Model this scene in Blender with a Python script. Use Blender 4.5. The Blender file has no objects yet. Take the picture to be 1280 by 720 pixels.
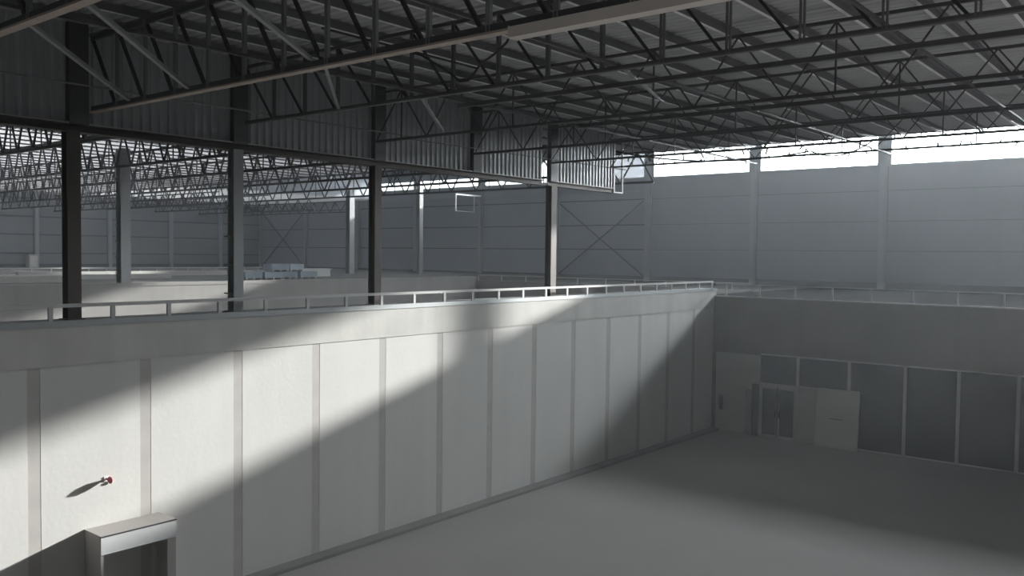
import bpy, math, random
from mathutils import Vector, Matrix
random.seed(7)
sc = bpy.context.scene
COL = sc.collection
PI = math.pi

# ------------------------------------------------------------------ materials
def new_mat(name):
    m = bpy.data.materials.new(name); m.use_nodes = True
    nt = m.node_tree
    return m, nt, nt.nodes['Principled BSDF']

def mat(name, col, rough=.7, metal=0., var=.0, scale=1.0, streak=0., bump=0., bscale=8., spec=None, col2=None):
    m, nt, b = new_mat(name)
    b.inputs['Roughness'].default_value = rough
    b.inputs['Metallic'].default_value = metal
    if spec is not None: b.inputs['Specular IOR Level'].default_value = spec
    c = (*col, 1)
    b.inputs['Base Color'].default_value = c
    N = nt.nodes.new; L = nt.links.new
    if var > 0 or streak > 0:
        tc = N('ShaderNodeTexCoord')
        n1 = N('ShaderNodeTexNoise'); n1.inputs['Scale'].default_value = scale; n1.inputs['Detail'].default_value = 5
        L(tc.outputs['Object'], n1.inputs['Vector'])
        mx = N('ShaderNodeMix'); mx.data_type = 'RGBA'
        lo = col2 if col2 else tuple(x*(1-var) for x in col)
        mx.inputs[6].default_value = (*lo, 1)
        mx.inputs[7].default_value = (*[min(1, x*(1+var*.6)) for x in col], 1)
        cr = N('ShaderNodeMapRange'); cr.inputs[1].default_value = .3; cr.inputs[2].default_value = .7
        L(n1.outputs[0], cr.inputs[0]); L(cr.outputs[0], mx.inputs[0])
        out = mx.outputs[2]
        if streak > 0:
            mp = N('ShaderNodeMapping'); mp.inputs['Scale'].default_value = (1.6, 1.6, .12)
            L(tc.outputs['Object'], mp.inputs[0])
            n2 = N('ShaderNodeTexNoise'); n2.inputs['Scale'].default_value = 1.2; n2.inputs['Detail'].default_value = 3
            L(mp.outputs[0], n2.inputs['Vector'])
            c2 = N('ShaderNodeMapRange'); c2.inputs[1].default_value = .35; c2.inputs[2].default_value = .75
            c2.inputs[3].default_value = 1; c2.inputs[4].default_value = 1-streak
            L(n2.outputs[0], c2.inputs[0])
            m2 = N('ShaderNodeMix'); m2.data_type = 'RGBA'; m2.blend_type = 'MULTIPLY'; m2.inputs[0].default_value = 1
            L(out, m2.inputs[6]); L(c2.outputs[0], m2.inputs[7]); out = m2.outputs[2]
        L(out, b.inputs['Base Color'])
    if bump > 0:
        tc = N('ShaderNodeTexCoord')
        nb = N('ShaderNodeTexNoise'); nb.inputs['Scale'].default_value = bscale; nb.inputs['Detail'].default_value = 4
        L(tc.outputs['Object'], nb.inputs['Vector'])
        bp = N('ShaderNodeBump'); bp.inputs['Strength'].default_value = bump; bp.inputs['Distance'].default_value = .02
        L(nb.outputs[0], bp.inputs['Height']); L(bp.outputs[0], b.inputs['Normal'])
    return m

M = {}
M['panel'] = mat('precast_panel', (.66, .65, .63), .8, var=.05, scale=.35, streak=.05, bump=.15)
M['band'] = mat('wall_beam_concrete', (.60, .59, .565), .85, var=.10, scale=.6, streak=.10, bump=.2)
M['joint'] = mat('joint_strip', (.50, .475, .46), .85, var=.08, scale=2)
M['cladk'] = mat('cladding_dark', (.10, .105, .11), .8)
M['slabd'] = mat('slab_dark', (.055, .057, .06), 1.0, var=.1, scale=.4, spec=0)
M['purlin_w'] = mat('purlin_shaded_web', (.17, .172, .18), .5, metal=.2)
M['web_m'] = mat('web_grey', (.15, .15, .155), .5, metal=.3)
M['copd'] = mat('coping_dark', (.14, .145, .15), .6)
M['cladl'] = mat('cladding_left', (.31, .33, .35), .65, var=.06, scale=.2)
M['conc'] = mat('concrete', (.33, .32, .31), .9, var=.12, scale=.5, streak=.12, bump=.2)
M['concd'] = mat('concrete_back', (.29, .28, .27), .9, var=.14, scale=.35, streak=.10, bump=.2)
M['floor'] = mat('floor_concrete', (.36, .35, .335), .75, var=.10, scale=.18, bump=.1, bscale=3)
M['slab'] = mat('slab_concrete', (.20, .20, .20), 1.0, spec=.05, var=.12, scale=.3)
M['kerb'] = mat('kerb_concrete', (.26, .255, .25), .9, var=.1, scale=1)
M['coping'] = mat('coping_metal', (.42, .44, .45), .55, metal=.3, var=.05, scale=2)
M['rail'] = mat('rail_paint', (.55, .55, .54), .5, metal=.1)
M['clad'] = mat('cladding', (.38, .41, .46), .65, var=.05, scale=.2, streak=.04)
M['girt'] = mat('cladding_seam', (.16, .175, .19), .7)
M['col_g'] = mat('steel_column_grey', (.36, .37, .38), .6, metal=.1, var=.05, scale=2)
M['col_w'] = mat('wall_column_grey', (.42, .45, .48), .6, var=.05, scale=2)
M['col_d'] = mat('steel_column_brown', (.095, .078, .07), .55, metal=.2, var=.15, scale=2)
M['truss_b'] = mat('truss_chord_brown', (.48, .40, .35), .55, metal=.15, var=.15, scale=3)
M['truss_d'] = mat('truss_dark', (.10, .10, .105), .5, metal=.3)
M['web_d'] = mat('web_black', (.03, .03, .033), .5, metal=.2)
M['web_l'] = mat('web_galvanised', (.27, .275, .28), .45, metal=.4)
M['purlin'] = mat('purlin_highlight', (.88, .88, .88), .35, metal=.1)  # near-white, painted glare highlight for the lower flange
M['deck'] = mat('roof_deck', (.44, .445, .46), .5, metal=.1, var=.06, scale=.4)
M['curtain'] = mat('curtain_sheet', (.50, .51, .53), .45, metal=.2, var=.08, scale=.4)
M['fascia'] = mat('portal_board', (.62, .63, .64), .5, var=.03, scale=2)
M['portal'] = mat('portal_side', (.40, .375, .36), .8, var=.06, scale=1)
M['black'] = mat('black', (.02, .02, .03), .6)
M['white'] = mat('white_paint', (.78, .78, .77), .5)
M['pale'] = mat('pale_panel', (.48, .475, .455), .8, var=.05, scale=1)
M['pale2'] = mat('pale_board', (.60, .595, .575), .75, var=.04, scale=1)
M['frame'] = mat('aluminium_frame', (.62, .62, .64), .45, metal=.25)
M['glass_d'] = mat('dark_glazing', (.085, .095, .11), .35, spec=.4, var=.1, scale=.6)
M['red'] = mat('red_plastic', (.36, .035, .06), .45)
M['wrap'] = mat('blue_wrap', (.34, .40, .47), .5, var=.2, scale=1.5)
M['tray'] = mat('tray_pale', (.60, .555, .52), .5, var=.05, scale=1)
M['cable'] = mat('cable_black', (.02, .02, .02), .6)

def translucent():
    m, nt, b = new_mat('translucent_sheet')
    b.inputs['Base Color'].default_value = (.5, .5, .5, 1); b.inputs['Roughness'].default_value = .6
    t = nt.nodes.new('ShaderNodeBsdfTranslucent'); t.inputs[0].default_value = (TR*.97, TR*.99, TR, 1)
    a = nt.nodes.new('ShaderNodeAddShader')
    nt.links.new(b.outputs[0], a.inputs[0]); nt.links.new(t.outputs[0], a.inputs[1])
    nt.links.new(a.outputs[0], nt.nodes['Material Output'].inputs[0])
    return m
TR = .085
M['trans'] = translucent()
def glass():
    m, nt, b = new_mat('window_glass')
    t = nt.nodes.new('ShaderNodeBsdfTransparent'); t.inputs[0].default_value = (.95, .97, .97, 1)
    g = nt.nodes.new('ShaderNodeBsdfGlossy'); g.inputs['Roughness'].default_value = .05
    x = nt.nodes.new('ShaderNodeMixShader'); x.inputs[0].default_value = .05
    nt.links.new(t.outputs[0], x.inputs[1]); nt.links.new(g.outputs[0], x.inputs[2])
    nt.links.new(x.outputs[0], nt.nodes['Material Output'].inputs[0])
    return m
M['glass'] = glass()
def frost():
    m, nt, b = new_mat('frosted_pane')
    t = nt.nodes.new('ShaderNodeBsdfTranslucent'); t.inputs[0].default_value = (.2, .21, .22, 1)
    nt.links.new(t.outputs[0], nt.nodes['Material Output'].inputs[0])
    return m
M['frost'] = frost()

# ------------------------------------------------------------------ mesh builder
class MB:
    def __init__(s): s.v = []; s.f = []; s.mi = []
    def box(s, x0, x1, y0, y1, z0, z1, mi=0):
        n = len(s.v)
        s.v += [(x0,y0,z0),(x1,y0,z0),(x1,y1,z0),(x0,y1,z0),(x0,y0,z1),(x1,y0,z1),(x1,y1,z1),(x0,y1,z1)]
        for q in ((0,3,2,1),(4,5,6,7),(0,1,5,4),(1,2,6,5),(2,3,7,6),(3,0,4,7)):
            s.f.append(tuple(n+i for i in q)); s.mi.append(mi)
        return s
    def bar(s, a, b, w, h, up=(0,0,1), mi=0):
        a = Vector(a); b = Vector(b); d = (b-a).normalized(); up = Vector(up)
        if abs(d.dot(up)) > .98: up = Vector((0,1,0))
        sx = d.cross(up).normalized()*w/2; sy = sx.cross(d).normalized()*h/2
        n = len(s.v)
        for p in (a, b):
            for i, j in ((-1,-1),(1,-1),(1,1),(-1,1)): s.v.append(tuple(p+sx*i+sy*j))
        for q in ((0,1,2,3),(7,6,5,4),(0,4,5,1),(1,5,6,2),(2,6,7,3),(3,7,4,0)):
            s.f.append(tuple(n+i for i in q)); s.mi.append(mi)
        return s
    def tube(s, pts, r, seg=8, mi=0, caps=True):
        pts = [Vector(p) for p in pts]; rings = []
        for i, p in enumerate(pts):
            d = (pts[min(i+1, len(pts)-1)]-pts[max(i-1, 0)]).normalized()
            up = Vector((0,0,1)) if abs(d.z) < .95 else Vector((0,1,0))
            sx = d.cross(up).normalized(); sy = sx.cross(d)
            rr = r[i] if isinstance(r, (list, tuple)) else r
            n = len(s.v); rings.append(n)
            for k in range(seg):
                t = 2*PI*k/seg; s.v.append(tuple(p+sx*math.cos(t)*rr+sy*math.sin(t)*rr))
        for a, b in zip(rings, rings[1:]):
            for k in range(seg):
                s.f.append((a+k, a+(k+1)%seg, b+(k+1)%seg, b+k)); s.mi.append(mi)
        if caps:
            s.f.append(tuple(rings[0]+k for k in reversed(range(seg)))); s.mi.append(mi)
            s.f.append(tuple(rings[-1]+k for k in range(seg))); s.mi.append(mi)
        return s
    def mesh(s, name, mats):
        me = bpy.data.meshes.new(name); me.from_pydata(s.v, [], s.f)
        for m in (mats if isinstance(mats, (list, tuple)) else [mats]): me.materials.append(m)
        me.polygons.foreach_set('material_index', s.mi)
        me.update(); return me
    def build(s, name, mats, parent=None, loc=None):
        return put(name, s.mesh(name, mats), parent, loc)

def put(name, me, parent=None, loc=None):
    o = bpy.data.objects.new(name, me); COL.objects.link(o)
    if parent is not None: o.parent = parent
    if loc is not None: o.location = loc
    return o
def thing(name, label, cat, loc=(0,0,0), group=None, rz=0):
    o = bpy.data.objects.new(name, None); COL.objects.link(o)
    o.location = loc; o.rotation_euler = (0,0,rz); o.empty_display_size = .3
    return tag(o, label, cat, group)
def tag(o, label, cat, group=None, kind=None):
    o['label'] = label; o['category'] = cat
    if group: o['group'] = group
    if kind: o['kind'] = kind
    return o
def struct(o, label=None, cat=None):
    o['kind'] = 'structure'
    if label: o['label'] = label
    if cat: o['category'] = cat
    return o
def copy_tree(o, parent=None):
    c = o.copy(); COL.objects.link(c)
    if parent is not None: c.parent = parent
    for ch in list(o.children): copy_tree(ch, c)
    return c

# ------------------------------------------------------------------ key dimensions (metres)
W = -20.6           # face of the long retaining wall
YB = 42.0           # face of the end wall of the pit
YF = 60.0           # outer wall with the high windows
XL = -86.0          # far left outer wall
XR = 10.0
YN = -8.0
TOP = 7.3
DECK = 14.32
YD = 39.6
PITX = -42.2        # far side of the second pit

# ------------------------------------------------------------------ floors
struct(MB().box(W-.3, XR, YN, YB+.3, -.3, 0).build('floor', M['floor']), 'smooth grey concrete floor of the deep pit', 'floor')
struct(MB().box(PITX-.3, W-.6, YN, 47.8, -.3, 0).build('floor', M['floor']), 'concrete floor of the second pit behind the long wall', 'floor')
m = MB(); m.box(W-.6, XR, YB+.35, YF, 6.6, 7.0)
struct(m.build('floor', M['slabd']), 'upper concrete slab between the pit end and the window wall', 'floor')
m = MB(); m.box(XL, PITX-.45, YN, YF, 6.8, 7.28); m.box(PITX-.45, W-.6, 48.0, YF, 6.6, 7.0)
struct(m.build('floor', M['slab']), 'upper concrete slab of the far left hall', 'floor')

# ------------------------------------------------------------------ long retaining wall on the left
m = MB()
m.box(W-.85, W-.06, YN, YB+.4, 0, 7.22, 0)                     # core, seen in the joints
joints = [0.35+2.655*k-2.655*3+0.0 for k in range(0, 19)]
joints = [8.40+2.62*(k-6) for k in range(0, 19)]
edges = [YN] + joints + [YB]
for a, b in zip(edges, edges[1:]):
    if b-a < .4: continue
    m.box(W-.06, W, a+(.14 if a != YN else 0), b-(.14 if b != YB else 0), .02, 6.32, 1)
m.box(W-.06, W+.025, YN, YB, 6.32, 7.22, 2)
m.box(W-.06, W-.004, YN, YB, 0, 6.32, 0)
struct(m.build('wall_left', [M['joint'], M['panel'], M['band']]), 'long pale wall of tall panels with thin dark joints', 'wall')
m = MB().box(W, W+.45, YN, YB, 0, .10)
struct(m.build('baseboard_left', M['kerb']), 'low concrete kerb at the foot of the long wall', 'kerb')
m = MB(); m.box(W-.9, W+.05, YN, YB+.4, 7.22, 7.25); m.box(W-.01, W+.05, YN, YB-.0, 7.25, 7.36); m.box(W-.9, W-.01, YN, YB+.4, 7.25, 7.34)
struct(m.build('trim_1', M['coping']), 'metal coping along the top of the long wall', 'coping')

# ------------------------------------------------------------------ pit end wall
m = MB()
m.box(W-.85, XR, YB, YB+.35, 4.17, 6.96, 0)
m.box(W-.85, XR, YB+.06, YB+.35, 0, 4.17, 0)
m.box(W-.85, -20.42, YB, YB+.06, 0, 4.17, 0)
m.box(W-.85, XR, YB-.03, YB+.37, 6.96, 6.99, 1); m.box(W+.03, XR, YB-.04, YB-.03, 6.94, 6.99, 2)
struct(m.build('wall_back', [M['concd'], M['copd'], M['rail']]), 'dark concrete end wall of the pit above the glazing', 'wall')
# right and near walls of the pit/hall (outside the frame, close the room)
struct(MB().box(XR, XR+.3, YN, YF, 0, 19).build('wall_right', M['cladk']))
struct(MB().box(XL, XR+.3, YN-.3, YN, 0, 19).build('wall_front', M['cladk']))

# second pit walls
m = MB(); m.box(PITX-.45, PITX, YN, 47.8, 0, 7.3); m.box(PITX-.45, PITX+.04, YN, 47.8, 7.2, 7.36)
struct(m.build('wall_pit_far', M['conc']), 'concrete wall on the far side of the second pit', 'wall')
m = MB(); m.box(PITX-.45, W-.55, 47.8, 48.1, 0, 7.1)
struct(m.build('wall_pit_end', M['conc']), 'concrete end wall of the second pit', 'wall')

# ------------------------------------------------------------------ end wall glazing
def glazing():
    t = thing('glazed_screen', 'row of tall dark glazed panes in pale frames along the pit end wall', 'glazing', (-17.95, YB, 0))
    x0 = 0.0
    muls = [1.91, 4.37, 6.87, 9.08, 11.38, 13.75, 16.1, 18.5, 20.9, 23.3, 25.7]
    xe = 27.9
    top = MB().box(0, xe, -.02, .05, 4.10, 4.17); top.build('head_rail', M['frame'], t)
    MB().box(1.9, xe, -.02, .05, 0, .07).build('sill_rail', M['frame'], t)
    me = MB().box(-.075, .075, -.045, .05, 0, 4.12).mesh('mullion', M['frame'])
    for x in muls: put('mullion', me, t, (x, 0, 0))
    MB().box(0, 1.9, -.03, .05, 2.60, 2.72).build('transom', M['frame'], t)
    MB().box(1.95, 5.0, -.02, .05, 2.66, 2.74).build('transom', M['frame'], t)
    MB().box(0.02, 1.86, .0, .045, 2.7, 4.1).build('pane', M['glass_d'], t)
    MB().box(1.98, 4.30, .0, .045, 2.74, 4.1).build('pane', M['glass_d'], t)
    MB().box(1.98, 4.30, .0, .045, 0.07, 2.68).build('infill_board', M['pale'], t)
    prev = 4.37
    for x in muls[2:]+[xe]:
        MB().box(prev+.07, x-.07, .0, .045, .06, 4.11).build('pane', M['glass_d'], t); prev = x
    return t
glazing()
# double door
d = struct(thing('door_1', 'double glazed door with pale frame in the dark end wall', 'door', (-17.95, YB, 0)))
MB().box(-.42, -.03, -.01, .05, 0, 2.60).build('side_panel', M['glass_d'], d)
m = MB(); m.box(-.05, .03, -.06, .05, 0, 2.62); m.box(1.83, 1.93, -.06, .05, 0, 2.62); m.box(-.05, 1.93, -.06, .05, 2.54, 2.64); m.box(-.05, 1.93, -.06, .05, 0, .05)
m.build('door_frame', M['frame'], d)
for xa, xb, hx in ((.05, .87, .80), (.95, 1.81, 1.02)):
    m = MB(); m.box(xa, xa+.07, -.045, .03, .05, 2.52); m.box(xb-.07, xb, -.045, .03, .05, 2.52); m.box(xa, xb, -.045, .03, 2.44, 2.53); m.box(xa, xb, -.045, .03, .05, .14)
    lf = m.build('door_leaf', M['frame'], d)
    MB().box(xa+.07, xb-.07, -.02, .02, .14, 2.44).build('pane', M['glass_d'], lf)
    MB().box(hx-.02, hx+.02, -.10, -.045, 1.05, 1.35).build('door_handle', M['col_d'], lf)
# pale wall panel with slot
t = thing('wall_panel', 'pale plain panel in the corner with a small dark slot', 'panel', (-20.38, YB, 0))
MB().box(0, 2.0, -.04, .05, .02, 4.07).build('board', M['pale'], t)
MB().box(2.0, 2.42, -.04, .05, 2.62, 4.07).build('board', M['pale'], t)
m = MB(); m.box(.26, .42, -.09, -.04, 1.15, 1.80); m.box(.22, .46, -.06, -.04, 1.10, 1.85)
m.build('switch_box', M['web_d'], t)
MB().box(1.66, 1.98, -.055, -.04, .05, 2.3).build('hatch', M['concd'], t)
# loose boards leaning on the glazing
o = MB().box(0, 2.0, -.04, .04, .0, 2.80).build('plywood_sheet', M['pale2']); o.location = (-15.0, YB-.42, .0); o.rotation_euler = (math.radians(-6), 0, 0)
tag(o, 'large pale sheet leaning against the glazing right of the door', 'board')
MB().box(.62, 1.28, -.05, -.04, 1.36, 1.40).build('batten', M['concd'], o)
o = MB().box(0, .98, -.03, .03, .0, 2.62).build('plywood_sheet', M['pale']); o.location = (-15.99, YB-.34, .0); o.rotation_euler = (math.radians(-5.5), 0, 0)
tag(o, 'narrow dull grey sheet leaning between the door and the large pale sheet', 'board')

# ------------------------------------------------------------------ guard rails
def guard_rail(name, label, p0, p1, h, step, bar, post, mtl, first=0., group=None):
    a = Vector(p0); b = Vector(p1); L = (b-a).length; rz = math.atan2(b.y-a.y, b.x-a.x)
    t = thing(name, label, 'railing', p0, group, rz)
    MB().box(0, L, -bar/2, bar/2, h-bar*1.1, h).build('top_rail', mtl, t)
    me = MB().box(-post/2, post/2, -.03, .03, 0, h-bar).mesh('post', mtl)
    fo = MB().box(-post, post, -.06, .06, 0, .015).mesh('foot_plate', mtl)
    x = first
    n = 0
    while x < L-.05 and n < 99:
        p = put('post', me, t, (x, 0, 0)); put('foot_plate', fo, p); x += step; n += 1
    return t
guard_rail('guard_rail', 'low pale guard rail standing on the coping of the long wall', (W-.08, YN+.2, 7.34), (W-.08, YB, 7.34), .40, 1.44, .075, .10, M['rail'], first=8.81-YN-.2-1.44*11)
guard_rail('guard_rail', 'low grey guard rail along the top of the dark pit end wall', (W, YB+.2, 6.99), (XR, YB+.2, 6.99), .62, 1.82, .05, .07, M['coping'], first=.6)
guard_rail('guard_rail', 'thin pale guard rail on the upper slab in front of the far left wall', (-66, 12, 7.28), (-66, 50, 7.28), .36, 1.35, .06, .05, M['rail'])
guard_rail('guard_rail', 'thin grey guard rail along the end of the second pit', (PITX, 48.0, 7.1), (W-.6, 48.0, 7.1), .40, 2.2, .045, .05, M['rail'])

# ------------------------------------------------------------------ outer walls
cols_far = [-86.0+.2, -77.6, -69.1, -60.7, -52.4, -43.9, -35.1, -26.4, -17.5, -8.66, -.3, 8.2]
ZW0, ZW1 = 15.1, 18.3
m = MB()
m.box(XL, XR, YF, YF+.25, 6.6, ZW0, 0)
m.box(XL, XR, YF, YF+.25, ZW1, 19.2, 0)
m.box(XL, -69.1, YF, YF+.25, ZW0, ZW1, 0)
m.box(-69.1, -52.4, YF, YF+.25, ZW0+.85, ZW1, 0); m.box(-52.4, -17.5, YF, YF+.25, ZW0+2.05, ZW1, 0)
for z in (9.5, 11.45, 13.45):
    m.box(XL, -35.1, YF-.05, YF, z-.05, z+.04, 1)
    m.box(-35.1, XR, YF-.012, YF, z-.012, z+.012, 1)
m.box(XL, -35.1, YF-.16, YF, 14.1, 14.28, 0)
m.box(-35.1, XR, YF-.10, YF, ZW0-.10, ZW0, 0)
m.box(XL, XR, YF-.10, YF, 7.0, 7.42, 1)
struct(m.build('wall_far', [M['clad'], M['girt']]), 'tall grey clad outer wall under the bright high windows', 'wall')
m = MB()
m.box(XL-.25, XL, YN, YF+.25, 6.6, 19.2, 0)
for z in (8.6, 10.34, 12.0, 13.7):
    m.box(XL, XL+.06, YN, YF, z-.06, z+.05, 1)
m.box(XL, XL+.12, YN, YF, 7.28, 7.6, 1)
struct(m.build('wall_far_left', [M['cladl'], M['girt']]), 'grey clad wall closing the far left hall', 'wall')

def h_section(m, w, d, z0, z1, tf=.03, mi=0):      # flanges face +-x ; w along y, d along x
    m.box(-d/2, -d/2+tf, -w/2, w/2, z0, z1, mi); m.box(d/2-tf, d/2, -w/2, w/2, z0, z1, mi)
    m.box(-d/2+tf, d/2-tf, -.02, .02, z0, z1, mi)
    return m
# columns of the window wall
m = MB(); m.box(-.26, .26, -.10, 0, 0, 11.6); m.box(-.05, .05, -.3, -.10, 0, 11.6); m.box(-.18, .18, -.33, -.30, 0, 11.6)
wc = m.mesh('wall_column', M['col_w'])
names = {1: 'second from the far left corner', 2: 'third from the far left corner', 3: 'left of the hanging bracket frame', 4: 'carrying the white bracket frame',
 5: 'left of the crossed wall braces', 6: 'right of the crossed wall braces', 7: 'left of the second bright window', 8: 'right of the second bright window', 9: 'at the right edge of the third window'}
for i, x in enumerate(cols_far):
    o = put('wall_column', wc, None, (x, YF, 7.0))
    tag(o, 'grey steel column on the window wall, ' + names.get(i, 'in the far left corner' if i == 0 else 'beyond the right edge of the view, no %s' % ('one' if i == 10 else 'two')), 'column', 'columns of the window wall')
for i, y in enumerate((28.5, 35.4, 42.3, 48.8, 54.6)):
    m = MB(); m.box(0, .12, -.2, .2, 0, 7.2); m.box(.12, .3, -.05, .05, 0, 7.2); m.box(.3, .33, -.16, .16, 0, 7.2)
    o = m.build('wall_column', M['col_w'], None, (XL, y, 7.28))
    tag(o, 'grey column on the far left wall, ' + ('outside the left edge of the view', 'leftmost in view, beside the pale cabinet', 'between the dark column and the ladder column', 'behind the dim middle of the left hall', 'nearest the far corner')[i], 'column', 'columns of the far left wall')

# windows
k = 1
for a, b in zip(cols_far[2:-1], cols_far[3:]):
    wd = struct(thing('window_%d' % k, None, None, ((a+b)/2, YF, ZW0)))
    del wd['label'], wd['category']
    h = (b-a)/2-.44
    m = MB(); H = ZW1-ZW0
    if b < -45: H = .85
    elif b < -17.4: H = 2.05
    m.box(-h-.1, h+.1, -.05, .15, -.05, .06); m.box(-h-.1, h+.1, -.05, .15, H-.06, H)
    m.box(-h-.44, -h, -.06, .15, 0, H); m.box(h, h+.44, -.06, .15, 0, H)
    m.build('window_frame', M['col_w'], wd)
    MB().box(-h, h, .05, .06, .06, H-.06).build('pane', M['frost'] if -44 < a < -43 else M['glass'], wd)
    k += 1
# braces on the window wall
for nm, xa, xb in (('crossed dark wall braces left of the third bright window', -43.9, -35.1), ('faint crossed wall braces near the far left corner', -85.8, -77.6)):
    t = thing('cross_brace', nm, 'brace', (xa, YF-.2, 7.4))
    w = xb-xa
    MB().bar((.3, 0, 0), (w-.3, 0, 5.9), .06, .11).build('brace_rod', M['girt'], t)
    MB().bar((.3, .07, 5.9), (w-.3, .07, 0), .06, .11).build('brace_rod', M['girt'], t)

# ------------------------------------------------------------------ roof decks (corrugated)
def corrugated(x0, x1, y0, y1, z, pitch=.28, amp=.045, th=.02, along='x'):
    m = MB(); L = (y1-y0); n = int(L/pitch)
    prof = []
    for i in range(n):
        b = y0+i*pitch
        prof += [(b, 0), (b+pitch*.35, 0), (b+pitch*.5, amp), (b+pitch*.85, amp)]
    prof.append((y1, 0))
    for (p, q) in prof: m.v += [(x0, p, z+q), (x1, p, z+q)]
    for i in range(len(prof)-1): m.f.append((2*i, 2*i+1, 2*i+3, 2*i+2)); m.mi.append(0)
    n0 = len(m.v)
    m.box(x0, x1, y0, y1, z+amp+.02, z+amp+.03, 0) if th else None
    return m
struct(corrugated(W-.6-20.8, XR, YN, YD, DECK).build('ceiling', M['deck']), 'dark ribbed metal roof deck over the pit', 'roof')
m = corrugated(XL, W-.6-20.8, YN, YD, DECK, th=0)
m2 = corrugated(XL, -66, YD, YF, DECK, th=0); n0 = len(m.v)
m.v += m2.v; m.f += [tuple(i+n0 for i in f) for f in m2.f]; m.mi += m2.mi
struct(m.build('ceiling', M['trans']), 'pale translucent roof sheeting over the far left hall', 'roof')
m = MB().box(-66, XR, YD, YF+.2, 19.0, 19.2)
struct(m.build('ceiling', M['deck']), 'raised roof in front of the high windows', 'roof')
m = MB(); m.box(-66, XR, YD, YD+.12, DECK, 19.0); m.box(-66.12, -66, YD, YF, DECK, 19.0)
struct(m.build('wall_riser', M['clad']), 'upstand between the low roof and the raised roof', 'wall')
m = MB(); m.box(-66, XR, YD-.25, YD+.12, DECK-.02, DECK+.0)
struct(m.build('trim_2', M['truss_d']), 'dark edge beam at the end of the low roof', 'beam')

# ------------------------------------------------------------------ purlins
def purlin_mesh(y0, y1, shallow=False):
    m = MB()
    if shallow:
        m.box(-.03, .03, y0, y1, -.07, 0, 1); return m.mesh('roof_purlin', [M['purlin'], M['purlin_w']])
    m.box(-.012, .012, y0, y1, -.17, 0, 1); m.box(-.012, .09, y0, y1, -.012, 0, 1); m.box(-.065, .012, y0, y1, -.18, -.17)  # shaded web painted dark, highlight painted onto the lower flange and lip
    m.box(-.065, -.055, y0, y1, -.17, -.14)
    return m.mesh('roof_purlin', [M['purlin'], M['purlin_w']])
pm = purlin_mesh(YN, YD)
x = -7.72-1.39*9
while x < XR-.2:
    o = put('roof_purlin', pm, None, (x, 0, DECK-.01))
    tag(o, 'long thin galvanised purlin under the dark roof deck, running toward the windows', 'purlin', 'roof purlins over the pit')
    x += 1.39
x = XL+.9
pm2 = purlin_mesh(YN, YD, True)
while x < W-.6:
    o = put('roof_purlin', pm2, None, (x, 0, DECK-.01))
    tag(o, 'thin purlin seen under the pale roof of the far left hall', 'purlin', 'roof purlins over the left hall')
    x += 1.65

# ------------------------------------------------------------------ trusses
def truss(label, y, z0, z1, x0, x1, panel, mats, style='pratt', chord=.12, webw=.05, group=None, loc_cat='truss'):
    t = thing('roof_truss', label, loc_cat, (x0, y, z0), group)
    L = x1-x0; H = z1-z0; n = int(round(L/panel)); p = L/n
    m = MB()                                           # inverted T/double angle
    m.box(0, L, -chord/2, chord/2, 0, .035, 0); m.box(0, L, -.035, .035, .035, chord*.9, 1)
    m.build('bottom_chord', [mats[0], mats[1]], t)
    m = MB(); m.box(0, L, -chord/2, chord/2, H-.035, H); m.box(0, L, -.035, .035, H-chord*.8, H-.035)
    m.build('top_chord', mats[1], t)
    up = .035
    if style == 'pratt':
        dm = MB().bar((0, 0, H-.06), (p*.92, 0, up), webw*.9, webw).mesh('diagonal', mats[2])
        m = MB(); m.box(-.045, -.02, -.03, .03, up, H-.03); m.box(.02, .045, -.03, .03, up, H-.03)
        vm = m.mesh('vertical', mats[3])
        for i in range(n):
            put('diagonal', dm, t, (i*p, .01, 0)); put('vertical', vm, t, (i*p+p, -.01, 0))
    else:
        dm = MB().bar((0, 0, up), (p/2, 0, H-.04), webw, webw).mesh('diagonal', mats[2])
        d2 = MB().bar((p/2, 0, H-.04), (p, 0, up), webw, webw).mesh('diagonal', mats[2])
        vm = MB().box(-.018, .018, -.018, .018, up, H-.04).mesh('vertical', mats[3])
        for i in range(n):
            put('diagonal', dm, t, (i*p, 0, 0)); put('diagonal', d2, t, (i*p, 0, 0))
            if i % 2 == 0 and n <= 60: put('vertical', vm, t, (i*p+p/2, .02, 0))
    return t
mb = (M['truss_b'], M['truss_d'], M['web_d'], M['web_l'])
md = (M['truss_d'], M['truss_d'], M['web_d'], M['web_m'])
mdd = (M['truss_d'], M['truss_d'], M['truss_d'], M['truss_d'])
XT = W-.3
ZT = 14.05
truss('nearest roof truss, brown bottom chord crossing the top left corner', 5.5, 12.25, ZT, XT, XR, 1.25, mb, chord=.16, webw=.07)
truss('big roof truss with brown bottom chord rising over the dark column', 9.9, 12.22, ZT, XT, XR, 1.25, mb, chord=.17, webw=.065)
truss('third roof truss, dark chord just beyond the big brown one', 14.1, 12.47, ZT, XT, XR, 1.3, (M['web_m'],)+md[1:], chord=.095, webw=.05)
truss('fourth roof truss, dark zigzag web crossing the middle of the roof', 18.85, 12.47, ZT, XT, XR, 2.2, mdd, 'warren', .085, .036)
truss('fifth roof truss, dark zigzag web above the bright windows', 23.5, 12.53, ZT, XT, XR, 2.2, mdd, 'warren', .085, .036)
t6 = truss('sixth roof truss, its thin chord drawn across the top of the windows', 28.0, 12.6, ZT, XT, XR, 2.2, mdd, 'warren', .08, .032)
t7 = truss('farthest roof truss, its thin chord drawn across the middle of the windows', 32.4, 12.80, ZT, XT, XR, 2.2, mdd, 'warren', .08, .032)
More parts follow.
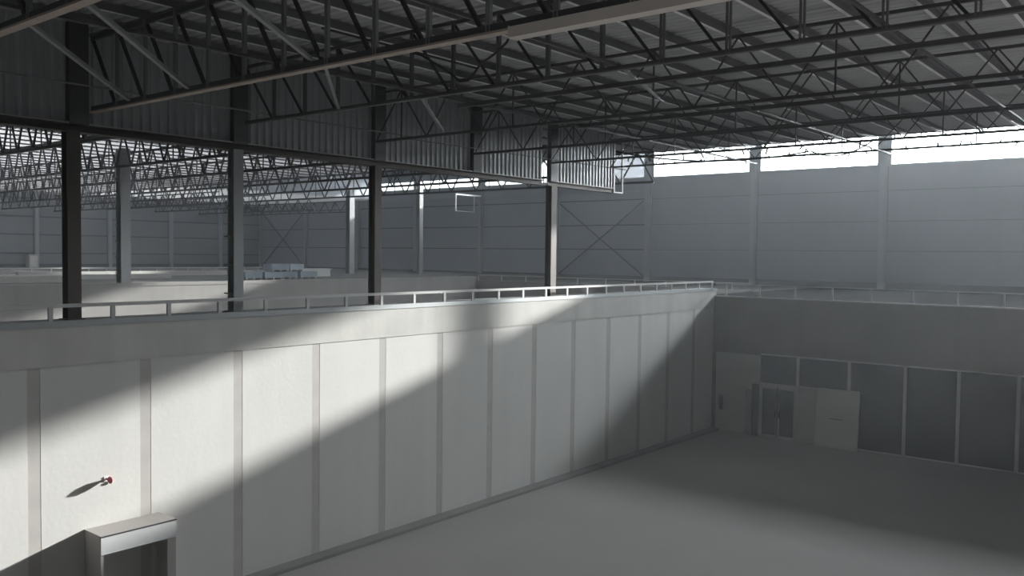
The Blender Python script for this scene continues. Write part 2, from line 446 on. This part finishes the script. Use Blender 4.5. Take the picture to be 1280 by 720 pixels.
for tt, n in ((t6, 16), (t7, 20)):
    for i in range(n):
        x = 2.0+i*(14.5/n)+random.uniform(-.3, .3); h = random.uniform(.10, .26); dx = random.uniform(-.12, .12); s = random.choice((-1, 1, 1))
        MB().bar((0, 0, -.02 if s > 0 else .02), (dx, 0, s*h), .035, .045).bar((-.06, 0, .0), (.07, 0, .06), .05, .03).build('clip', M['truss_d'], tt, (x, -.03, 0))
lt = [(5.5,'outside the left edge of the view'), (9.9,'nearest behind the ribbed screen'), (13.6,'second behind the ribbed screen'), (18.6,'third behind the ribbed screen'),
      (22.8,'fourth behind the ribbed screen'), (28.0,'fifth behind the ribbed screen'), (32.4,'sixth behind the ribbed screen'), (37.0,'seventh behind the ribbed screen')]
for y, s in lt:
    truss('thin dark roof truss of the left hall, '+s, y, 12.5, ZT, XL+.2, XT-.5, 1.32 if y < 30 else 1.9, mdd, 'warren', .12, .06)
for y, s in ((42.,'nearest'), (47.,'middle'), (52.,'second farthest'), (56.5,'farthest')):
    truss('short dark truss in the far left corner, '+s+' of its row', y, 12.9, ZT, XL+.2, -66.2, 1.7, mdd, 'warren', .12, .06)

# tie beams parallel to trusses
for y, z, s in ((15.45, 12.50, 'just beyond the third truss'), (20.4, 12.62, 'just beyond the fourth truss')):
    o = MB().box(-14.25, XR, -.04, .04, -.04, .05).build('tie_beam', M['truss_d'], None, (0, y, z))
    tag(o, 'straight dark tie beam '+s, 'beam')
# longitudinal braces
def brace(label, a, b, w=.06, mt='web_l', name='roof_brace'):
    a = Vector(a); b = Vector(b)
    o = MB().bar((0,0,0), b-a, w, w).build(name, M[mt], None, a)
    tag(o, label, 'brace'); return o
brace('slanting pale brace ending on the dark column head at the left', (-13.73, 5.6, 12.3), (-18.9, 9.75, 12.32), .07)
brace('slanting pale brace left of the brown truss middle', (-11.95, 5.6, 12.3), (-16.5, 9.75, 12.32), .07)
brace('third slanting pale brace from the left, partly behind the brown chord', (-12.3, 9.8, 12.45), (-16.9, 14.0, 12.52), .06)
brace('steep pale brace reaching the brown chord near the top centre', (-9.4, 5.6, 12.35), (-12.6, 9.8, 12.4), .07)
brace('short bright brace above the far end of the ribbed screen', (-14.3, 14.2, 12.6), (-17.9, 18.7, 12.6), .07)
brace('slim bright brace over the middle of the roof', (-9.0, 14.2, 12.6), (-10.6, 18.7, 12.7), .05)
o = MB().tube([(-20.0, 2.0, 12.7), (-20.0, 9.8, 12.68), (-20.0, 19.5, 12.66)], .022, 6).build('tension_rod', M['web_l']); tag(o, 'thin pale rod running in front of the ribbed screen', 'rod')
o = MB().tube([(-20.2, 19.5, 12.62), (-20.2, 32.5, 12.7)], .022, 6).build('tension_rod', M['web_l']); tag(o, 'farther thin pale rod in front of the last screen bays', 'rod')
for x, s in ((-14.2, 'left'), (-9.1, 'middle'), (-4.2, 'right')):
    o = MB().bar((0, YN+.2, 0), (0, 32.4, 0), .05, .05).build('roof_brace', M['truss_d'], None, (x, 0, 12.62)); tag(o, 'long dark brace tying the bottom chords together, the %s one' % s, 'brace')
# cable drooping
def sag(a, b, s, n=14):
    a = Vector(a); b = Vector(b)
    return [a.lerp(b, i/n)+Vector((0,0,-s*4*(i/n)*(1-i/n))) for i in range(n+1)]
o = MB().tube([(-12.35, 11.6, 13.0), (-12.0, 12.4, 12.85), (-11.7, 13.2, 12.7), (-12.65, 14.0, 12.55)], .03, 6)
o = MB(); pts = [(-12.47,12,12.92),(-12.05,12,12.78),(-11.67,12,12.57),(-11.3,12,12.35),(-11.05,12,12.17),(-10.85,12,12.17),(-10.7,12,12.28),(-10.56,12,12.42),(-10.25,12,12.55),(-9.95,12,12.72),(-9.82,12,12.90)]
o.tube(pts, .022, 6); o = o.build('hanging_cable', M['cable']); tag(o, 'black cable sagging in a V below the brown truss', 'cable')
# loop connecting up to truss height to be carried
o = MB().bar((-12.47, 9.95, 12.94), (-12.47, 14.1, 12.94), .035, .035).build('cable_hanger', M['web_d']); tag(o, 'thin dark bar carrying the left end of the sagging black cable', 'bar')
o = MB().bar((-9.82, 9.95, 12.92), (-9.82, 14.1, 12.92), .035, .035).build('cable_hanger', M['web_d']); tag(o, 'thin dark bar carrying the right end of the sagging black cable', 'bar')
o = MB().tube(sag((-17.9, 28.1, 12.9), (-12.0, 31.9, 12.9), .35), .03, 6).build('hanging_cable', M['cable']); tag(o, 'thin black cable sagging across the left bright window', 'cable')
o = MB().tube(sag((-11.9, 31.9, 12.9), (-8.6, 28.2, 12.65), .30), .025, 6).build('hanging_cable', M['cable']); tag(o, 'thin black cable sagging across the middle bright window', 'cable')
# long pale cable tray under the brown chord
t = thing('cable_tray', 'long pale boxed cable tray hung under the brown truss chord', 'cable tray', (-7.85, 9.62, 12.02))
MB().box(0, 9.0, -.10, .10, 0, .15).build('tray_body', M['tray'], t)
MB().box(-.015, .0, -.11, .11, -.01, .16).build('end_cap', M['tray'], t)
hg = MB().box(-.02, .02, .10, .30, .12, .215).mesh('hanger', M['truss_d'])
for i in range(4): put('hanger', hg, t, (.4+2.2*i, 0, 0))

# ------------------------------------------------------------------ ribbed curtain over the columns
CX = W-.62
def ribbed(y0, y1, z0, z1, pitch=.235, amp=.05):
    m = MB(); n = max(1, int((y1-y0)/pitch)); p = (y1-y0)/n; prof = []
    for i in range(n):
        b = y0+i*p; prof += [(b, 0), (b+p*.45, 0), (b+p*.58, amp), (b+p*.87, amp)]
    prof.append((y1, 0))
    for (a, q) in prof: m.v += [(q, a, z0), (q, a, z1)]
    for i in range(len(prof)-1): m.f.append((2*i, 2*i+2, 2*i+3, 2*i+1)); m.mi.append(0)
    m.box(-.03, -.02, y0, y1, z0, z1)
    return m
bays = [(-7.7, 0.1), (0.1, 4.75), (4.75, 9.43), (9.43, 13.8), (13.8, 18.9), (18.9, 23.6), (23.6, 27.85), (28.25, 33.0)]
bl = ['bay behind the camera', 'bay outside the left edge', 'bay left of the dark column', 'bay between the dark column and the ladder column', 'bay between the ladder column and the brown column',
      'first bay right of the brown column', 'bay left of the second brown column', 'last bay, at the open right end']
for (a, b), s in zip(bays, bl):
    t = thing('ribbed_screen', 'grey ribbed metal screen under the roof, '+s, 'screen', (CX, a, 11.78), 'ribbed screen bays')
    a, b = a+.0, b-.0
    ribbed(0.0, b-a, .16, DECK-11.78-.02).build('ribbed_sheet', M['curtain'], t)
    m = MB(); m.box(-.14, .16, 0, b-a, -.02, .0, 0); m.box(-.14, .16, 0, b-a, .15, .17, 0); m.box(.02, .04, 0, b-a, 0, .15, 0); m.build('edge_beam', M['col_d'], t)
    MB().box(.05, .165, 0, b-a, .172, .20).build('flashing', M['rail'], t)
    m = MB(); m.box(0.02, .2, 0, .45, 0.17, DECK-11.8); m.build('stiffener', M['truss_d'], t)
t = thing('screen_end_frame', 'pale upright frame closing the open right end of the ribbed screen', 'frame', (CX-.05, 33.09, 11.78))
MB().bar((.1, 0, 0), (.1, 0, 2.3), .09, .09).build('upright', M['rail'], t)
MB().bar((.1, .7, .0), (.1, .7, 2.3), .07, .07).build('upright', M['rail'], t)
MB().bar((.1, .7, .03), (.1, 0, .03), .06, .06).build('crossbar', M['rail'], t)

# ------------------------------------------------------------------ column row on the long wall
def hcol(label, x, y, zt, mt, wy=.44, dx=.42, z0=7.34):
    t = thing('steel_column', label, 'column', (x, y, z0))
    h_section(MB(), wy, dx, .02, zt-z0).build('shaft', mt, t)
    MB().box(-dx/2-.06, dx/2+.06, -wy/2-.06, wy/2+.06, 0, .02).build('base_plate', mt, t)
    return t
cx = CX+.04
hcol('thick dark steel column at the left, on the long wall', cx, 9.52, 11.78, M['col_d'], .31, .30)
hcol('brown steel column in the middle with sunlit foot, on the long wall', cx, 19.05, 11.78, M['col_d'], .28, .30)
hcol('slim dark steel column with one sunlit strip, rightmost of the row', cx, 28.5, 11.78, M['col_d'], .36, .30)
def ladder_col(label, x, y, zt, z0=7.34, s=.46):
    t = hcol(label, x, y, zt, M['col_g'], s, s, z0)
    me = MB().box(-.17, .17, -.05, .02, -.018, .018).mesh('rung', M['web_l'])
    z = .5
    while z < zt-z0-.3: put('rung', me, t, (-.05, -s/2-.02, z)); z += .78
    return t
ladder_col('grey steel column with short rungs, on the long wall', cx, 13.95, 11.78, s=.30)
ladder_col('slim grey steel column with rungs on the far side of the second pit', PITX-.25, 21.6, 14.0, 7.37, .5)
ladder_col('thin grey column with rungs far away, just left of the brown column', -55, 46.8, 14.0, 7.28, .5)
hcol('faint grey column right of the brown column, in front of the window wall', -50.5, 50.2, 14.2, M['col_g'], .4, .4, 7.28)

# ------------------------------------------------------------------ things in the far left hall
for i, (x0, x1, y0, y1, z0, z1, s) in enumerate(((-47.2, -46.8, 8, 21.0, 7.28, 7.62, 'nearest the camera'), (-51.3, -50.9, 10, 29, 7.28, 7.55, 'middle one'), (-56.3, -55.9, 22, 40, 7.28, 7.60, 'farthest one'))):
    o = MB().box(x0, x1, y0, y1, z0, z1).build('low_kerb', M['pale']); tag(o, 'long low whitish kerb on the upper slab, '+s, 'kerb')
o = MB().box(-.4, .4, -.4, .4, 0, 1.15); o.box(-.44, .44, -.44, .44, 1.15, 1.2); o = o.build('electrical_cabinet', M['pale2'], None, (XL+.6, 34.8, 7.28)); tag(o, 'small pale cabinet against the far left wall', 'cabinet')
o = MB().box(.4, .41, -.3, .3, .1, 1.05).build('cabinet_door', M['white'], o)
pl = [(-46.6, 31.6, 0), (-46.6, 33.0, 0), (-46.8, 34.5, 0), (-49.0, 36.6, 0), (-47.0, 36.0, 0), (-46.7, 33.7, .48), (-47.2, 35.2, .48), (-48.6, 34.3, 0)]
ps = ['leftmost of the heap', 'second from the left in the front row', 'third from the left in the front row', 'rightmost, at the back', 'right end of the front row', 'on top at the left', 'on top at the right', 'behind the middle of the heap']
for (x, y, z), s in zip(pl, ps):
    m = MB(); w = .5+random.random()*.12
    m.box(-w, w, -w*1.1, w*1.1, 0.08, .48-.02)
    t = thing('wrapped_bale', 'bluish wrapped bale on the far upper slab, '+s, 'bale', (x, y, 7.28+z), 'wrapped bales on the far slab', random.uniform(-.15, .15))
    m.build('wrapped_block', M['wrap'], t)
    m = MB(); [m.box(-w, w, k*w-.06, k*w+.06, 0, .08) for k in (-.9, 0, .9)]; m.build('pallet', M['tray'], t)
o = MB().box(-.4, .4, -1.2, 1.2, 0, .5).box(-.45, .45, -1.3, 1.3, .5, .56).build('long_crate', M['white'], None, (-50.0, 39.2, 7.28)); tag(o, 'long white-topped crate right of the bluish bales', 'crate')
# white bracket frame on a column of the window wall
t = thing('bracket_frame', 'thin white rectangular frame jutting from a window wall column', 'frame', (-52.3, YF-.3, 12.75))
MB().bar((0, 0.0, 1.45), (0, -3.3, 1.45), .12, .13).build('top_bar', M['white'], t)
MB().bar((0, -.9, .0), (0, -3.3, 0), .05, .06).build('bottom_bar', M['white'], t)
MB().bar((0, -3.3, 0), (0, -3.3, 1.45), .10, .10).build('side_bar', M['white'], t)
MB().bar((0, -.9, 0), (0, -.9, 1.45), .06, .06).build('side_bar', M['white'], t)

# ------------------------------------------------------------------ box portal at the foot of the long wall
t = thing('door_portal', 'boxy pale door portal against the long wall, bottom left', 'portal', (W, 9.50, 0))
D = .80; Wd = 1.86; H = 2.42
MB().box(0.0, D, 0, .07, 0.10, H-.03).build('side_panel', M['portal'], t)
MB().box(0.0, D, Wd-.07, Wd, 0.10, H-.03).build('side_panel', M['portal'], t)
MB().box(0.0, D, 0, Wd, H-.03, H).build('top_panel', M['portal'], t)
MB().box(D-.03, D+.02, 0, Wd, H-.42, H-.035).build('fascia', M['fascia'], t)
MB().box(D-.02, D+.03, -.01, Wd+.01, H-.035, H-.012).build('edge_strip', M['black'], t)
MB().box(D-.02, D+.03, 0, Wd, H-.44, H-.42).build('lower_lip', M['fascia'], t)
MB().box(D-.14, D, Wd-.22, Wd-.07, 0.1, H-.42).build('post', M['portal'], t)
# red siren
t = thing('wall_siren', 'small red horn siren on the sunlit wall above the portal', 'siren', (W, 10.03, 3.52))
m = MB(); m.tube([(0,0,0),(.05,0,0),(.10,0,.0),(.16,0,0),(.24,0,0),(.30,0,0)], [.028,.026,.055,.085,.08,.02], 16); m.v = [(p[0], p[1]*.45, p[2]) for p in m.v]; m.build('horn', M['red'], t)
MB().box(0, .02, -.06, .06, -.06, .06).build('mounting_plate', M['white'], t)
MB().bar((.0, .08, -.09), (.05, .08, -.09), .12, .05).build('tag_plate', M['white'], t)

# ------------------------------------------------------------------ haze
HZ = .0016
if HZ > 0:
    o = MB().box(XL-.6, XR+.6, YN-.6, YF+.7, -.6, 19.6).build('haze', None)
    m = bpy.data.materials.new('haze'); m.use_nodes = True; nt = m.node_tree
    nt.nodes.remove(nt.nodes['Principled BSDF'])
    v = nt.nodes.new('ShaderNodeVolumeScatter'); v.inputs['Color'].default_value = (.92, .96, 1, 1); v.inputs['Density'].default_value = HZ; v.inputs['Anisotropy'].default_value = .58
    nt.links.new(v.outputs[0], nt.nodes['Material Output'].inputs['Volume'])
    o.data.materials.clear(); o.data.materials.append(m)
    tag(o, 'thin dusty haze filling the hall, brightest near the windows', 'haze', kind='stuff')

# ------------------------------------------------------------------ light
SKY = 3.5; SUN = 13.0; GLOW = 74.0
w = bpy.data.worlds.new('World'); sc.world = w; w.use_nodes = True
nt = w.node_tree; bg = nt.nodes['Background']; bg.inputs[0].default_value = (.94, .97, 1.0, 1)
tc = nt.nodes.new('ShaderNodeTexCoord'); dt = nt.nodes.new('ShaderNodeVectorMath'); dt.operation = 'DOT_PRODUCT'
dt.inputs[1].default_value = Vector((.325, 1, .262)).normalized()
nt.links.new(tc.outputs['Generated'], dt.inputs[0])
mxn = nt.nodes.new('ShaderNodeMath'); mxn.operation = 'MAXIMUM'; mxn.inputs[1].default_value = 0
pw = nt.nodes.new('ShaderNodeMath'); pw.operation = 'POWER'; pw.inputs[1].default_value = 10
ma = nt.nodes.new('ShaderNodeMath'); ma.operation = 'MULTIPLY_ADD'; ma.inputs[1].default_value = GLOW; ma.inputs[2].default_value = SKY
nt.links.new(dt.outputs['Value'], mxn.inputs[0]); nt.links.new(mxn.outputs[0], pw.inputs[0]); nt.links.new(pw.outputs[0], ma.inputs[0]); nt.links.new(ma.outputs[0], bg.inputs[1])
l = bpy.data.lights.new('sun', 'SUN'); l.energy = SUN; l.angle = math.radians(1.0); l.color = (1.0, .965, .93)
o = bpy.data.objects.new('sun', l); COL.objects.link(o)
o.rotation_euler = Vector((-.325, -1, -.262)).to_track_quat('-Z', 'Y').to_euler(); o.location = (0, 80, 40)
for a, b in zip(cols_far[2:-1], cols_far[3:]):
    l = bpy.data.lights.new('window_portal', 'AREA'); l.shape = 'RECTANGLE'; l.size = b-a-.5; l.size_y = ZW1-ZW0-.1; l.cycles.is_portal = True
    o = bpy.data.objects.new('window_portal', l); COL.objects.link(o); o.location = ((a+b)/2, YF+.3, (ZW0+ZW1)/2)
    o.rotation_euler = Vector((0, -1, 0)).to_track_quat('-Z', 'Z').to_euler()
l = bpy.data.lights.new('roof_portal', 'AREA'); l.shape = 'RECTANGLE'; l.size = 44; l.size_y = 68; l.cycles.is_portal = True
o = bpy.data.objects.new('roof_portal', l); COL.objects.link(o); o.location = (-64, 26, 15.5)

for y in (4, 20, 36):  # unseen fill spots, added in place of bounce light onto the roof deck
    l = bpy.data.lights.new('bounce_fill', 'SPOT'); l.energy = 1500; l.spot_size = math.radians(135); l.spot_blend = .7; l.shadow_soft_size = 1.0; l.color = (1, .985, .96)
    o = bpy.data.objects.new('bounce_fill', l); COL.objects.link(o); o.location = (2.5, y, .8); o.rotation_euler = (math.radians(180), 0, 0)
# ------------------------------------------------------------------ camera
F = 1095.5; yaw, pit, rol = (math.radians(a) for a in (39.114, -2.197, .67))
f = Vector((-math.sin(yaw)*math.cos(pit), math.cos(yaw)*math.cos(pit), math.sin(pit)))
r0 = Vector((math.cos(yaw), math.sin(yaw), 0)); u0 = r0.cross(f)
r = r0*math.cos(rol)+u0*math.sin(rol); u = -r0*math.sin(rol)+u0*math.cos(rol)
cam = bpy.data.cameras.new('camera'); cam.sensor_width = 36; cam.lens = F/1280*36; cam.clip_end = 500
co = bpy.data.objects.new('camera', cam); COL.objects.link(co)
mx = Matrix((r, u, -f)).transposed().to_4x4(); mx.translation = Vector((0, 0, 9.0)); co.matrix_world = mx
sc.camera = co
sc.view_settings.view_transform = 'Standard'
sc.view_settings.look = 'None'
sc.cycles.use_denoising = True
sc.cycles.max_bounces = 10; sc.cycles.diffuse_bounces = 6; sc.cycles.volume_bounces = 1
sc.cycles.sample_clamp_indirect = 6
